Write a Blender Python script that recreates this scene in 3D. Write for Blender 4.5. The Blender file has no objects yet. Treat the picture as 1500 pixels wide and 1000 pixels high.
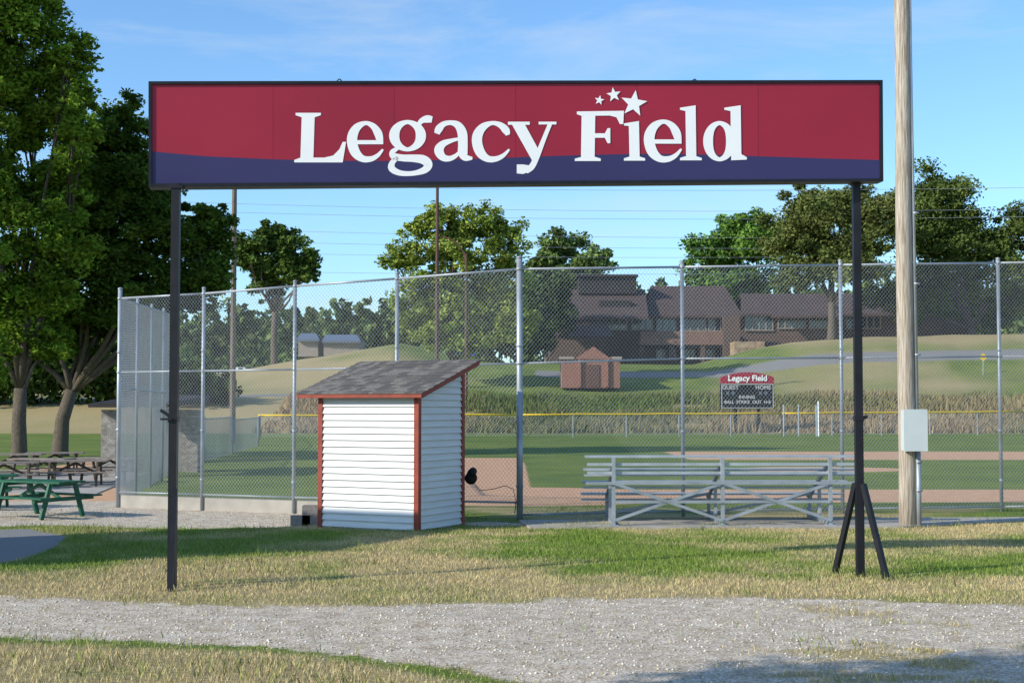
import bpy, math, random
import numpy as np
from mathutils import Vector, Matrix
random.seed(7); rng=np.random.default_rng(7)
S=1.35            # model units -> metres (applied to every top-level object at the end)
F=2083.3; CH=1.7; TH=math.atan(94/F); CT,ST=math.cos(TH),math.sin(TH)
CAM=np.array([0,0,CH])
sc=bpy.context.scene
# ------------------------------------------------------------ measuring helpers
def ray(px,py):
    u=(px-750)/F; v=(500-py)/F
    return np.array([u,CT-v*ST,ST+v*CT])
def P(px,py,Y):
    d=ray(px,py); return CAM+d*(Y/d[1])
def sstep(a,b,x):
    t=np.clip((x-a)/(b-a),0,1); return t*t*(3-2*t)
# ------------------------------------------------------------ noise
_tab=rng.random((256,256))
def vn(x,y,s):
    x=np.asarray(x,float)*s+1000; y=np.asarray(y,float)*s+1000
    xi=np.floor(x).astype(int); yi=np.floor(y).astype(int); fx=x-xi; fy=y-yi
    fx=fx*fx*(3-2*fx); fy=fy*fy*(3-2*fy)
    a=_tab[xi%256,yi%256]; b=_tab[(xi+1)%256,yi%256]; c=_tab[xi%256,(yi+1)%256]; d=_tab[(xi+1)%256,(yi+1)%256]
    return (a*(1-fx)+b*fx)*(1-fy)+(c*(1-fx)+d*fx)*fy
def fbm(x,y,s): return .5*vn(x,y,s)+.28*vn(x,y,s*2.1)+.22*vn(x,y,s*4.3)
# ------------------------------------------------------------ terrain height
def hgt(x,y):
    x=np.asarray(x,float); y=np.asarray(y,float)
    H=np.interp(x,[-90,-60,-42,-30,-20,-10.8,-3,5,18,27,47,90],[3.2,3.3,3.4,4.2,6.2,7.7,6.0,5.9,6.0,7.9,8.7,9.0])
    r1=np.clip((y-87)/20,0,1); r1=r1*r1*(3-2*r1)
    r2=sstep(108,140,y)
    z=r1*2.3+r2*(H-2.3)
    z=z+sstep(160,320,y)*4.5
    z=z+sstep(90,130,y)*(fbm(x,y,.06)-.5)*.9
    return z
def gp(px,Y,py=690):
    x=P(px,py,Y)[0]; return np.array([x,Y,float(hgt(x,Y))])
# ------------------------------------------------------------ ground masks
def masks(x,y):
    x=np.asarray(x,float); y=np.asarray(y,float)
    n=fbm(x,y,1.1); n2=fbm(x+50,y-20,.45); n3=vn(x,y,6.)
    low=np.interp(x,[-8,-3.8,-1.7,-.68,.15,1.0,1.6],[10.7,10.55,10.2,9.5,8.7,7.4,-50])
    sd=np.minimum(y-low,12.45+.25*np.sin(x*.9)-y)
    g=np.clip(.5+sd/.42+(n-.5)*1.3+(n3-.5)*.5,0,1)
    n4=fbm(x+9,y*1.6+4,2.6)
    pat=np.clip((.5*n+.35*n4+.3*n2-.55)*5+.25*(n3-.5),0,1)*np.clip(.25+sstep(.6,4.0,x)*.75+.35*sstep(10.6,9.6,y)*(x>-.5),0,1)*((y<12.8)&(y>5))
    g=g*(1-.72*pat)
    # white limestone beside fence
    w=np.minimum(np.minimum(-3.0-x,y-20.0-.25*np.sin(x*1.7)),25.5-y)
    w=np.clip(.5+w/.4+(n-.5)*1.4,0,1)
    w2=np.clip(1.25-np.hypot((x+.2)/.75,(y-20.55)/.42)+(n-.5)*1.2,0,1)
    g=np.maximum(g,np.maximum(w,w2*.9))
    # infield dirt
    def box(x0,x1,y0,y1,s=.3): return np.clip(.5+np.minimum(np.minimum(x-x0,x1-x),np.minimum(y-y0,y1-y))/s,0,1)
    d=box(-1.6,60,25.2,29.0)
    d=np.maximum(d,box(-1.7,-.1+.03*(46-30),27,46.5)*(x<.2-.045*(y-27)+.9))
    d=np.maximum(d,box(5.6,70,45,53,.8))
    d=np.maximum(d,np.clip((1-np.hypot((x-8.2)/2.6,(y-38.2)/1.7))*3+.3,0,1))
    d=np.maximum(d,np.clip((1-np.hypot((x-.2)/3.2,(y-27)/3.0))*3+.3,0,1))
    d=np.maximum(d,box(-13,-6,24.8,44,.8)*.9*(x<-6)*((x/y)<-.27))
    # paving
    edge=np.interp(y,[12,14.8,16,17.2,18.6,19.6],[-7.5,-5.6,-5.45,-5.5,-5.8,-6.6])
    p=np.clip(.5+np.minimum(edge-x,np.minimum(y-14.8,19.7-y))/.12,0,1)
    p=np.maximum(p,np.clip(.5+np.minimum(np.minimum(y-108,113-y),2-x)/.6,0,1))
    p=np.maximum(p,np.clip(.5+np.minimum(np.minimum(y-126,128.5-y),x-2)/.6,0,1))
    # dryness
    dry=.42+(n2-.5)*2.2+(n-.5)*1.2
    dry=dry+.48*sstep(16.2,13.0,y)*(y>12)
    dry=np.where((y<12.8)&(y>=low),.68+(n-.5),dry)
    isl=(y<low)&(y>3)
    ed=np.clip((low-y)/.45,0,1)
    dry=np.where(isl,-.15+ed*1.1+(n-.5)*.9,dry)
    dry=np.where((y>24)&(y<86),.08+(n2-.5)*.5,dry)
    dry=np.where((y>86)&(y<107),.8+(n2-.5)*.5,dry)
    fx=fbm(x,y,.09)
    dry=np.where(y>=107,.28+(fx-.5)*2.+.7*sstep(22,28,x)*sstep(128,134,y)*(y<155)+.25*sstep(-4,-14,x),dry)
    dry=np.clip(dry,0,1)
    return dict(gravel=g,dirt=d*(y>23.6),paved=p,dry=dry)
# ------------------------------------------------------------ materials
def nodes(name):
    m=bpy.data.materials.new(name); m.use_nodes=True; nt=m.node_tree
    b=nt.nodes['Principled BSDF']; return m,nt,b
def mk(name,col,rough=.7,metal=0,var=.15,scale=8,bump=0,bscale=60,spec=.3,col2=None,stretch=None):
    m,nt,b=nodes(name); N=nt.nodes; L=nt.links
    b.inputs['Roughness'].default_value=rough; b.inputs['Metallic'].default_value=metal
    b.inputs['Specular IOR Level'].default_value=spec
    tc=N.new('ShaderNodeTexCoord'); mp=N.new('ShaderNodeMapping')
    L.new(tc.outputs['Object'],mp.inputs[0])
    if stretch: mp.inputs['Scale'].default_value=stretch
    nz=N.new('ShaderNodeTexNoise'); nz.inputs['Scale'].default_value=scale; nz.inputs['Detail'].default_value=5
    L.new(mp.outputs[0],nz.inputs[0])
    rp=N.new('ShaderNodeValToRGB'); rp.color_ramp.elements[0].position=.3; rp.color_ramp.elements[1].position=.7
    c=np.array(col); c2=np.array(col2) if col2 is not None else c*(1+var); c1=c*(1-var) if col2 is None else c
    rp.color_ramp.elements[0].color=(*c1,1); rp.color_ramp.elements[1].color=(*np.minimum(c2,1),1)
    L.new(nz.outputs[0],rp.inputs[0]); L.new(rp.outputs[0],b.inputs['Base Color'])
    if bump:
        n2=N.new('ShaderNodeTexNoise'); n2.inputs['Scale'].default_value=bscale; L.new(mp.outputs[0],n2.inputs[0])
        bp=N.new('ShaderNodeBump'); bp.inputs['Strength'].default_value=bump; bp.inputs['Distance'].default_value=.02
        L.new(n2.outputs[0],bp.inputs['Height']); L.new(bp.outputs[0],b.inputs['Normal'])
    return m
def leafmat(name,trans=.35):
    m=bpy.data.materials.new(name); m.use_nodes=True; nt=m.node_tree; N=nt.nodes; L=nt.links
    N.clear(); o=N.new('ShaderNodeOutputMaterial'); a=N.new('ShaderNodeVertexColor'); a.layer_name='Col'
    d=N.new('ShaderNodeBsdfDiffuse'); L.new(a.outputs[0],d.inputs[0])
    if trans<=0: L.new(d.outputs[0],o.inputs[0]); return m
    t=N.new('ShaderNodeBsdfTranslucent'); mx=N.new('ShaderNodeMixShader'); mx.inputs[0].default_value=trans
    L.new(a.outputs[0],t.inputs[0])
    L.new(d.outputs[0],mx.inputs[1]); L.new(t.outputs[0],mx.inputs[2]); L.new(mx.outputs[0],o.inputs[0]); return m
def brickmat(name,c1,c2,mort,scale,rot=0,bw=.5,bh=.25,wall=True):
    m,nt,b=nodes(name); N=nt.nodes; L=nt.links; b.inputs['Roughness'].default_value=.85
    tc=N.new('ShaderNodeTexCoord'); mp=N.new('ShaderNodeMapping')
    mp.inputs['Rotation'].default_value=(math.radians(90) if wall else 0,0,rot)
    L.new(tc.outputs['Object'],mp.inputs[0]); bt=N.new('ShaderNodeTexBrick'); L.new(mp.outputs[0],bt.inputs[0])
    bt.inputs['Color1'].default_value=(*c1,1); bt.inputs['Color2'].default_value=(*c2,1); bt.inputs['Mortar'].default_value=(*mort,1)
    bt.inputs['Scale'].default_value=scale; bt.inputs['Brick Width'].default_value=bw; bt.inputs['Row Height'].default_value=bh
    bt.inputs['Mortar Size'].default_value=.015
    nz=N.new('ShaderNodeTexNoise'); nz.inputs['Scale'].default_value=scale*1.5; nz.inputs['Detail'].default_value=5; L.new(tc.outputs['Object'],nz.inputs[0])
    mr=N.new('ShaderNodeMapRange'); mr.inputs[3].default_value=.6; mr.inputs[4].default_value=1.4; L.new(nz.outputs[0],mr.inputs[0])
    mx=N.new('ShaderNodeMix'); mx.data_type='RGBA'; mx.blend_type='MULTIPLY'; mx.inputs[0].default_value=1
    L.new(bt.outputs[0],mx.inputs[6]); L.new(mr.outputs[0],mx.inputs[7]); L.new(mx.outputs[2],b.inputs['Base Color'])
    return m
M={}
M['galv']=mk('galvanized_steel',(.36,.39,.42),.45,.35,.2,3)
M['wire']=mk('chain_wire',(.34,.37,.39),.5,.3,.1,3)
M['black']=mk('black_steel',(.012,.012,.016),.45,0,.3,6)
M['red']=mk('sign_red',(.31,.013,.034),.42,0,.10,.6,spec=.4)
M['red2']=mk('sign_red_b',(.318,.0138,.035),.42,0,.10,.6,spec=.4)
M['navy']=mk('sign_navy',(.034,.030,.105),.42,0,.08,.6,spec=.4)
M['white']=mk('white_vinyl',(.88,.88,.86),.45,0,.02,3)
M['siding']=mk('white_siding',(.66,.655,.65),.5,0,.06,4,stretch=(.6,.6,5))
M['trim']=mk('red_trim',(.26,.05,.030),.55,0,.2,6)
M['wood']=mk('weathered_wood',(.24,.175,.12),.9,0,.2,9,bump=.5,bscale=20,col2=(.56,.50,.42),stretch=(6,6,.35))
M['wgrey']=mk('grey_wood',(.24,.20,.17),.9,0,.25,9)
M['tgreen']=mk('green_paint',(.015,.10,.055),.55,0,.25,9)
M['alu']=mk('aluminium',(.44,.47,.50),.42,.35,.15,4)
M['conc']=mk('concrete',(.38,.35,.31),.9,0,.15,3,bump=.3)
M['block']=mk('cinder_block',(.24,.22,.20),.95,0,.2,20,bump=.5)
M['box']=mk('box_grey',(.55,.60,.60),.45,0,.05,4)
M['bark']=mk('bark',(.07,.055,.04),.95,0,.3,10,bump=.8,bscale=25,col2=(.17,.14,.11),stretch=(4,4,.8))
M['leaf']=leafmat('leaf')
M['leaf_far']=leafmat('leaf_far',0)
M['blade']=leafmat('grass_blade',0)
M['yellow']=mk('yellow_cap',(.75,.50,.02),.5,0,.05,4)
M['sb']=mk('scoreboard_black',(.010,.012,.012),.6,0,.1,2)
M['sbt']=mk('scoreboard_text',(.5,.5,.5),.6,0,.1,2)
M['stone']=brickmat('field_stone',(.34,.31,.27),(.20,.18,.16),(.12,.11,.1),6,bw=.55,bh=.3)
M['brick']=brickmat('red_brick',(.30,.125,.08),(.23,.09,.06),(.26,.2,.16),4)
M['brick2']=brickmat('brown_brick',(.115,.068,.050),(.09,.054,.042),(.11,.09,.08),2.5)
M['brick3']=brickmat('tan_brick',(.22,.12,.085),(.17,.09,.068),(.16,.13,.11),2.5)
M['broof']=brickmat('brown_roof',(.062,.040,.036),(.085,.054,.047),(.035,.024,.022),1.6,bw=.8,bh=.4,wall=False)
M['droof']=mk('dark_metal',(.03,.026,.026),.7,0,.2,2)
M['glass']=mk('window_glass',(.05,.065,.075),.12,0,.5,.6,spec=.8)
M['tan']=mk('tan_panel',(.30,.25,.21),.8,0,.1,2)
M['rubble']=mk('tan_rubble',(.20,.13,.08),.95,0,.3,2.5,bump=.6,bscale=4,col2=(.46,.34,.22))
M['rubber']=mk('rubber',(.01,.01,.01),.7)
M['carw']=mk('car_white',(.7,.7,.7),.3)
M['carb']=mk('car_blue',(.05,.12,.45),.3)
M['carg']=mk('car_grey',(.12,.14,.17),.3)
M['rust']=mk('rust_brown',(.11,.06,.045),.8)
M['pole']=mk('pole_brown',(.17,.13,.10),.85,0,.2,6)
# ------------------------------------------------------------ mesh builder
class MB:
    def __init__(s): s.v=[];s.f=[];s.m=[]
    def add(s,vs,fs,mi=0):
        o=len(s.v); s.v+= [tuple(map(float,p)) for p in vs]
        for f in fs: s.f.append(tuple(o+i for i in f)); s.m.append(mi)
    def hexa(s,b,t,mi=0): # 4 bottom, 4 top
        s.add(list(b)+list(t),[(3,2,1,0),(4,5,6,7),(0,1,5,4),(1,2,6,5),(2,3,7,6),(3,0,4,7)],mi)
    def box(s,x0,x1,y0,y1,z0,z1,mi=0):
        s.hexa([(x0,y0,z0),(x1,y0,z0),(x1,y1,z0),(x0,y1,z0)],[(x0,y0,z1),(x1,y0,z1),(x1,y1,z1),(x0,y1,z1)],mi)
    def beam(s,a,b,w,h,mi=0,up=(0,0,1)):
        a=Vector(a);b=Vector(b);d=(b-a).normalized();upv=Vector(up)
        if abs(d.dot(upv))>.98: upv=Vector((0,1,0))
        r=d.cross(upv).normalized();u=r.cross(d).normalized()
        q=[r*w/2*i+u*h/2*j for i,j in((-1,-1),(1,-1),(1,1),(-1,1))]
        s.hexa([a+k for k in q],[b+k for k in q],mi)
    def tube(s,pts,rad,n=8,mi=0):
        pts=[Vector(p) for p in pts]
        if not hasattr(rad,'__len__'): rad=[rad]*len(pts)
        vs=[];fs=[]
        for i,p in enumerate(pts):
            d=(pts[min(i+1,len(pts)-1)]-pts[max(i-1,0)]).normalized()
            up=Vector((0,0,1)) if abs(d.z)<.9 else Vector((0,1,0))
            r=d.cross(up).normalized();u=r.cross(d)
            for k in range(n):
                a=2*math.pi*k/n; vs.append(p+(r*math.cos(a)+u*math.sin(a))*rad[i])
        for i in range(len(pts)-1):
            for k in range(n):
                fs.append((i*n+k,i*n+(k+1)%n,(i+1)*n+(k+1)%n,(i+1)*n+k))
        fs.append(tuple(range(n-1,-1,-1))); fs.append(tuple((len(pts)-1)*n+k for k in range(n)))
        s.add(vs,fs,mi)
    def build(s,name,mats,parent=None,smooth=False):
        me=bpy.data.meshes.new(name); me.from_pydata(s.v,[],s.f)
        for m in mats: me.materials.append(M[m] if isinstance(m,str) else m)
        me.polygons.foreach_set('material_index',s.m)
        if smooth: me.polygons.foreach_set('use_smooth',[True]*len(s.f))
        me.update()
        ob=bpy.data.objects.new(name,me); sc.collection.objects.link(ob)
        if parent: ob.parent=parent
        return ob
def empty(name):
    e=bpy.data.objects.new(name,None); sc.collection.objects.link(e); e.empty_display_size=.2; return e
def arr(name,V,Fc,mats,col=None,mi=None,parent=None,smooth=False):
    me=bpy.data.meshes.new(name); V=np.asarray(V,np.float32); Fc=np.asarray(Fc,np.int32); n,k=Fc.shape
    me.vertices.add(len(V)); me.vertices.foreach_set('co',V.ravel())
    me.loops.add(n*k); me.loops.foreach_set('vertex_index',Fc.ravel())
    me.polygons.add(n); me.polygons.foreach_set('loop_start',np.arange(n,dtype=np.int32)*k); me.polygons.foreach_set('loop_total',np.full(n,k,np.int32))
    if smooth: me.polygons.foreach_set('use_smooth',np.ones(n,bool))
    for m in mats: me.materials.append(M[m] if isinstance(m,str) else m)
    if col is not None:
        if len(col)!=len(V): col=np.repeat(col,len(V)//len(col),0)
        a=me.color_attributes.new('Col','FLOAT_COLOR','POINT'); c=np.ones((len(V),4),np.float32); c[:,:3]=col; a.data.foreach_set('color',c.ravel())
    me.update(calc_edges=True)
    ob=bpy.data.objects.new(name,me); sc.collection.objects.link(ob)
    if parent: ob.parent=parent
    return ob
# ------------------------------------------------------------ GROUND
def axis(lo,d0,d1,hi,st,gr):
    a=list(np.arange(d0,d1,st)); x=d1; s=st
    while x<hi: a.append(x); s*=gr; x+=min(s,9)
    a.append(hi); x=d0-st; s=st; b=[]
    while x>lo: b.append(x); s*=gr; x-=min(s,9)
    b.append(lo); return np.array(b[::-1]+a)
gx=axis(-480,-9,9,480,.075,1.05); gy=axis(-60,7.5,21,900,.075,1.035)
X,Y=np.meshgrid(gx,gy); Z=hgt(X,Y)
mk_=masks(X.ravel(),Y.ravel())
Zf=Z+ (Y<24)*(fbm(X,Y,1.5)-.5)*.03
nx,ny=len(gx),len(gy); idx=np.arange(nx*ny).reshape(ny,nx)
Fc=np.stack([idx[:-1,:-1],idx[:-1,1:],idx[1:,1:],idx[1:,:-1]],-1).reshape(-1,4)
gm,nt,b=nodes('ground_mat'); N=nt.nodes; L=nt.links
b.inputs['Roughness'].default_value=.95; b.inputs['Specular IOR Level'].default_value=.1
tc=N.new('ShaderNodeTexCoord')
def noise(s,d=6,r=.6):
    n=N.new('ShaderNodeTexNoise'); n.inputs['Scale'].default_value=s; n.inputs['Detail'].default_value=d; n.inputs['Roughness'].default_value=r
    L.new(tc.outputs['Object'],n.inputs[0]); return n.outputs[0]
def ramp(src,stops):
    r=N.new('ShaderNodeValToRGB'); e=r.color_ramp.elements
    e[0].position=stops[0][0]; e[0].color=(*stops[0][1],1); e[1].position=stops[-1][0]; e[1].color=(*stops[-1][1],1)
    for p,c in stops[1:-1]:
        q=e.new(p); q.color=(*c,1)
    L.new(src,r.inputs[0]); return r.outputs[0]
def attr(n):
    a=N.new('ShaderNodeAttribute'); a.attribute_name=n; return a.outputs['Fac']
def math_(op,a,b_,cl=False):
    m=N.new('ShaderNodeMath'); m.operation=op; m.use_clamp=cl
    for i,v in enumerate((a,b_)):
        if isinstance(v,(int,float)): m.inputs[i].default_value=v
        else: L.new(v,m.inputs[i])
    return m.outputs[0]
def mix(f,a,b_,bt='MIX'):
    m=N.new('ShaderNodeMix'); m.data_type='RGBA'; m.blend_type=bt
    for i,v in ((0,f),(6,a),(7,b_)):
        if isinstance(v,(int,float)): m.inputs[i].default_value=v
        elif isinstance(v,tuple): m.inputs[i].default_value=(*v,1)
        else: L.new(v,m.inputs[i])
    return m.outputs[2]
fine=noise(28,5,.75); med=noise(5,4,.6); big=noise(.35,4,.6)
def edge(at,k=3.,amp=.8):
    t=math_('ADD',attr(at),math_('MULTIPLY',math_('SUBTRACT',fine,.5),amp))
    return math_('ADD',math_('MULTIPLY',math_('SUBTRACT',t,.5),k),.5,True)
gcol=ramp(fine,[(.3,(.075,.11,.022)),(.5,(.15,.20,.045)),(.7,(.22,.27,.07))])
gcol=mix(.8,gcol,ramp(big,[(.35,(.66,.74,.7)),(.65,(1.2,1.12,.95))]),'MULTIPLY')
dcol=ramp(fine,[(.3,(.20,.145,.065)),(.5,(.38,.30,.15)),(.7,(.52,.44,.25))])
base=mix(edge('dry',1.6,.9),gcol,dcol)
dirt=ramp(med,[(.3,(.52,.29,.16)),(.7,(.64,.40,.25))])
base=mix(edge('dirt',4,.3),base,dirt)
vor=N.new('ShaderNodeTexVoronoi'); vor.inputs['Scale'].default_value=60; L.new(tc.outputs['Object'],vor.inputs[0])
gravc=ramp(vor.outputs['Color'],[(.1,(.42,.36,.28)),(.5,(.65,.58,.485)),(.9,(.84,.78,.68))])
gravc=mix(.8,gravc,ramp(vor.outputs['Distance'],[(.0,(1,1,1)),(.55,(.88,.86,.84)),(.9,(.5,.45,.4))]),'MULTIPLY')
gravc=mix(.8,gravc,ramp(med,[(.35,(.70,.63,.53)),(.65,(1.08,1.06,1.03))]),'MULTIPLY')
base=mix(edge('gravel',4,1.1),base,gravc)
base=mix(edge('paved',6,.1),base,ramp(fine,[(.3,(.19,.185,.18)),(.7,(.28,.27,.255))]))
L.new(base,b.inputs['Base Color'])
bp=N.new('ShaderNodeBump'); bp.inputs['Strength'].default_value=.6; bp.inputs['Distance'].default_value=.02; L.new(fine,bp.inputs['Height']); L.new(bp.outputs[0],b.inputs['Normal'])
ground=arr('ground',np.stack([X.ravel(),Y.ravel(),Zf.ravel()],-1),Fc,[gm],smooth=True)
for k,v in mk_.items():
    a=ground.data.attributes.new(k,'FLOAT','POINT'); a.data.foreach_set('value',v.astype(np.float32))
def gz(x,y): return hgt(x,y)+(y<24)*(fbm(x,y,1.5)-.5)*.03
# grass blades
def blades(name,n,y0,y1,wfun,hh,ww,colA,colB,pw=.42):
    y=np.sqrt(rng.random(n)*(y1**2-y0**2)+y0**2); x=(rng.random(n)*2-1)*(pw*y+.8)
    mk2=masks(x,y); k=rng.random(n)<wfun(mk2,x,y); x=x[k];y=y[k];dr=mk2['dry'][k]; n=len(x)
    z=gz(x,y)
    cl=vn(x,y,3.)
    h=hh*(.5+rng.random(n))*(.6+.9*cl); a=rng.random(n)*np.pi; w=ww*(.7+.6*rng.random(n))
    dx=np.cos(a)*w;dy=np.sin(a)*w; lx=(rng.random(n)-.5)*h*1.3;ly=(rng.random(n)-.5)*h*1.3
    V=np.stack([np.stack([x-dx,y-dy,z-.004],-1),np.stack([x+dx,y+dy,z-.004],-1),np.stack([x+lx,y+ly,z+h],-1)],1).reshape(-1,3)
    t=np.clip(dr*1.25+(rng.random(n)-.5)*.7,0,1)[:,None]
    c=(np.array(colA)*(1-t)+np.array(colB)*t)*(.65+.7*rng.random((n,1)))
    return arr(name,V,np.arange(3*n).reshape(-1,3),['blade'],col=c)
blades('grass',300000,8,21,lambda m,x,y:(1-np.clip(m['gravel']*1.25,0,.985))*(1-m['paved'])*(y<20.6),.028,.0036,(.17,.26,.04),(.52,.42,.22))
blades('weeds',50000,8.5,24,lambda m,x,y:np.clip((fbm(x,y,1.3)-.58)*9,0,1)*(1-np.clip(m['gravel'],0,.9))*(1-m['paved'])*(1-m['dirt']),.065,.005,(.11,.20,.03),(.24,.27,.08))
# tall dry weeds bank behind outfield fence
def tallw():
    n=110000; y=rng.uniform(87.5,105,n); x=rng.uniform(-16,60,n)
    k=vn(x,y,.25)+.3*rng.random(n)>.38; x=x[k];y=y[k];n=len(x)
    z=hgt(x,y); h=(.2+.45*rng.random(n))*(.4+1.1*vn(x,y,.4)); w=.04+.04*rng.random(n); a=rng.random(n)*np.pi
    V=np.stack([np.stack([x-np.cos(a)*w,y-np.sin(a)*w,z],-1),np.stack([x+np.cos(a)*w,y+np.sin(a)*w,z],-1),np.stack([x+(rng.random(n)-.5)*.4,y,z+h],-1)],1).reshape(-1,3)
    t=np.clip(vn(x,y,.12)*1.6-.1+(rng.random(n)-.5)*.4,0,1)[:,None]
    c=(np.array((.10,.15,.035))*(1-t)+np.array((.33,.24,.13))*t)*(.6+.7*rng.random((n,1)))
    arr('tall_grass',V,np.arange(3*n).reshape(-1,3),['leaf_far'],col=c)
tallw()
# gravel stones
def stones(n):
    y=np.sqrt(rng.random(n)*(24.5**2-8**2)+64); x=(rng.random(n)*2-1)*(.42*y+.8)
    g=masks(x,y)['gravel']; k=rng.random(n)<g*np.where(y>15,.6,1)*(.25+.75*vn(x,y,2.5)); x=x[k];y=y[k];n=len(x)
    r=.004+.010*rng.random(n)**2.6; z=gz(x,y)+r*.2
    o=np.array([(1,0,0),(0,1,0),(-1,0,0),(0,-1,0),(0,0,.75),(0,0,-.75)],float)
    V=o[None]*(.7+.6*rng.random((n,6,1)))*r[:,None,None]
    a=rng.random(n)*6.28; ca,sa=np.cos(a)[:,None],np.sin(a)[:,None]
    V=np.stack([V[...,0]*ca-V[...,1]*sa,V[...,0]*sa+V[...,1]*ca,V[...,2]],-1)+np.stack([x,y,z],-1)[:,None]
    f=np.array([(0,1,4),(1,2,4),(2,3,4),(3,0,4),(1,0,5),(2,1,5),(3,2,5),(0,3,5)])
    Fq=(f[None]+np.arange(n)[:,None,None]*6).reshape(-1,3)
    c=np.array((.72,.66,.57))*(.5+.6*rng.random((n,1)))*np.array([1,.98,.95])
    arr('gravel',V.reshape(-1,3),Fq,['leaf_far'],col=c)
stones(110000)
# ------------------------------------------------------------ SIGN
PL=P(218,197,13.44); PR=P(1293,192,14.17)
ex=np.array([PR[0]-PL[0],PR[1]-PL[1],0]); ex/=np.linalg.norm(ex); nn=np.array([ex[1],-ex[0],0]) # toward camera
def onp(px,py,off=0.):
    p0=PL+nn*off; d=ray(px,py); t=np.dot(p0-CAM,nn)/np.dot(d,nn); return CAM+d*t
sign=empty('field_sign')
mb=MB()
c=[onp(218,275),onp(1293,266),onp(1292,118),onp(218,120)]
bk=[p-nn*.16 for p in c]
mb.hexa([bk[0],bk[1],c[1],c[0]],[bk[3],bk[2],c[2],c[3]],0)
fo=[onp(218,275),onp(1293,266),onp(1292,118),onp(218,120)]; fi=[onp(222.5,269.5,0),onp(1289,262),onp(1288,122),onp(222.5,124.5)]
for i in range(4):
    j=(i+1)%4; q=[fo[i],fo[j],fi[j],fi[i]]
    mb.hexa([p+nn*.001 for p in q],[p+nn*.022 for p in q],0)
for hx in(497,1019):
    a=onp(hx,119)-nn*.05
    mb.tube([a+np.array([math.cos(t)*.022,0,0])+np.array([0,0,math.sin(t)*.03]) for t in np.linspace(0,math.pi,7)],.006,6,0)
mb.build('cabinet',['black'],sign)
mb=MB()
# the face is made of butted vertical sheets, very slightly different in tone
for i in range(6):
    xa=222.5+1066*i/6; xb_=222.5+1066*(i+1)/6-.35
    f_=lambda x,top:(124.5-(x-222.5)/1066*2.5) if top else (269.5-(x-222.5)/1066*7.5)
    mb.add([onp(xa,f_(xa,0),.004),onp(xb_,f_(xb_,0),.004),onp(xb_,f_(xb_,1),.004),onp(xa,f_(xa,1),.004)],[(0,1,2,3)],0 if i%2 else 2)
wx=[222.5,300,400,480,560,640,720,800,880,950,1030,1110,1200,1289]; wy=[222,229,233.5,235.5,236,234.5,232,229,226.5,225.5,226.5,229,232,234.5]
xs=np.linspace(222.5,1289,60)
ys=np.interp(xs,wx,wy)
for i in range(59):
    b0=269.5-(xs[i]-222.5)/1066.5*7.5; b1=269.5-(xs[i+1]-222.5)/1066.5*7.5
    mb.add([onp(xs[i],b0,.006),onp(xs[i+1],b1,.006),onp(xs[i+1],ys[i+1],.006),onp(xs[i],ys[i],.006)],[(0,1,2,3)],1)
mb.build('panel',['red','navy','red2'],sign)
LT=MB(); cnt=[0]
def off(): cnt[0]+=1; return .0075+.00012*cnt[0]
def cr(pts,m=10,closed=False):
    pts=np.array(pts,float); n=len(pts); out=[]
    rngi=range(n) if closed else range(n-1)
    for i in rngi:
        if closed: p=[pts[(i+k)%n] for k in(-1,0,1,2)]
        else: p=[pts[max(i-1,0)],pts[i],pts[i+1],pts[min(i+2,n-1)]]
        for t in np.linspace(0,1,m,endpoint=False):
            out.append(.5*((2*p[1])+(-p[0]+p[2])*t+(2*p[0]-5*p[1]+4*p[2]-p[3])*t*t+(-p[0]+3*p[1]-3*p[2]+p[3])*t**3))
    if not closed: out.append(pts[-1])
    return np.array(out)
def stroke(pts,closed=False):
    c=cr(pts,9,closed); n=len(c); o=off(); vs=[]
    for i in range(n):
        a=c[(i+1)%n] if closed else c[min(i+1,n-1)]; b=c[i-1] if closed else c[max(i-1,0)]
        d=a[:2]-b[:2]; d/=max(np.linalg.norm(d),1e-6); q=np.array([-d[1],d[0]])*max(c[i][2],.6)/2
        for s_ in(-1,1): vs.append(onp(c[i][0]+q[0]*s_,c[i][1]+q[1]*s_,o))
    fs=[]
    for i in range(n if closed else n-1):
        j=(i+1)%n; fs.append((2*i,2*i+1,2*j+1,2*j))
    LT.add(vs,fs,0)
def poly(pts):
    o=off(); LT.add([onp(x,y,o) for x,y in pts],[tuple(range(len(pts)))],0)
def ell(cx,cy,rx,ry,wside,wtop,rot=0):
    pts=[]
    for k in range(16):
        t=2*math.pi*k/16; w=wtop+(wside-wtop)*abs(math.cos(t-rot))**1.3
        pts.append((cx+(rx-w/2)*math.cos(t),cy+(ry-w/2)*math.sin(t),w))
    stroke(pts,True)
# L
poly([(442,168),(461,168),(459,234),(440,234)])
poly([(433,165.5),(470,165.5),(470,169),(461,172),(442,172),(433,169)])
poly([(431,238),(431,234.5),(440,231),(475,231),(475,238)])
poly([(475,231),(488,228),(497,219),(502,208),(507,208),(502,238),(475,238)])
def e_(dx,dy,k=1.0,cx=536,cy=208):
    f=lambda L_:[(cx+(x-cx)*k+dx,cy+(y-cy)*k+dy,w*k) for x,y,w in L_]
    stroke(f([(557,208,9),(554,196,12),(547,185.5,9),(536,180.5,6),(524,186,11),(517,197,14.5),(516,210,15),(521,224,14),(531,232.5,10),(543,233,8),(553,228,6),(561,219,3)]))
    stroke(f([(517,208.5,6),(561.4,208.5,6)]))
e_(0,0)
# g
ell(597,199,27,23,15,6)
stroke([(612,184,6),(618,177,8),(626,174.5,11),(633,175.5,9)])
stroke([(583,217,5),(575,223,8),(577,229,10),(590,231.5,10),(605,232,11),(620,234,13),(627,241,13),(622,249,10),(605,254,7),(586,253.5,8),(574,247,10),(575,238,8),(583,231,5)])
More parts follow.
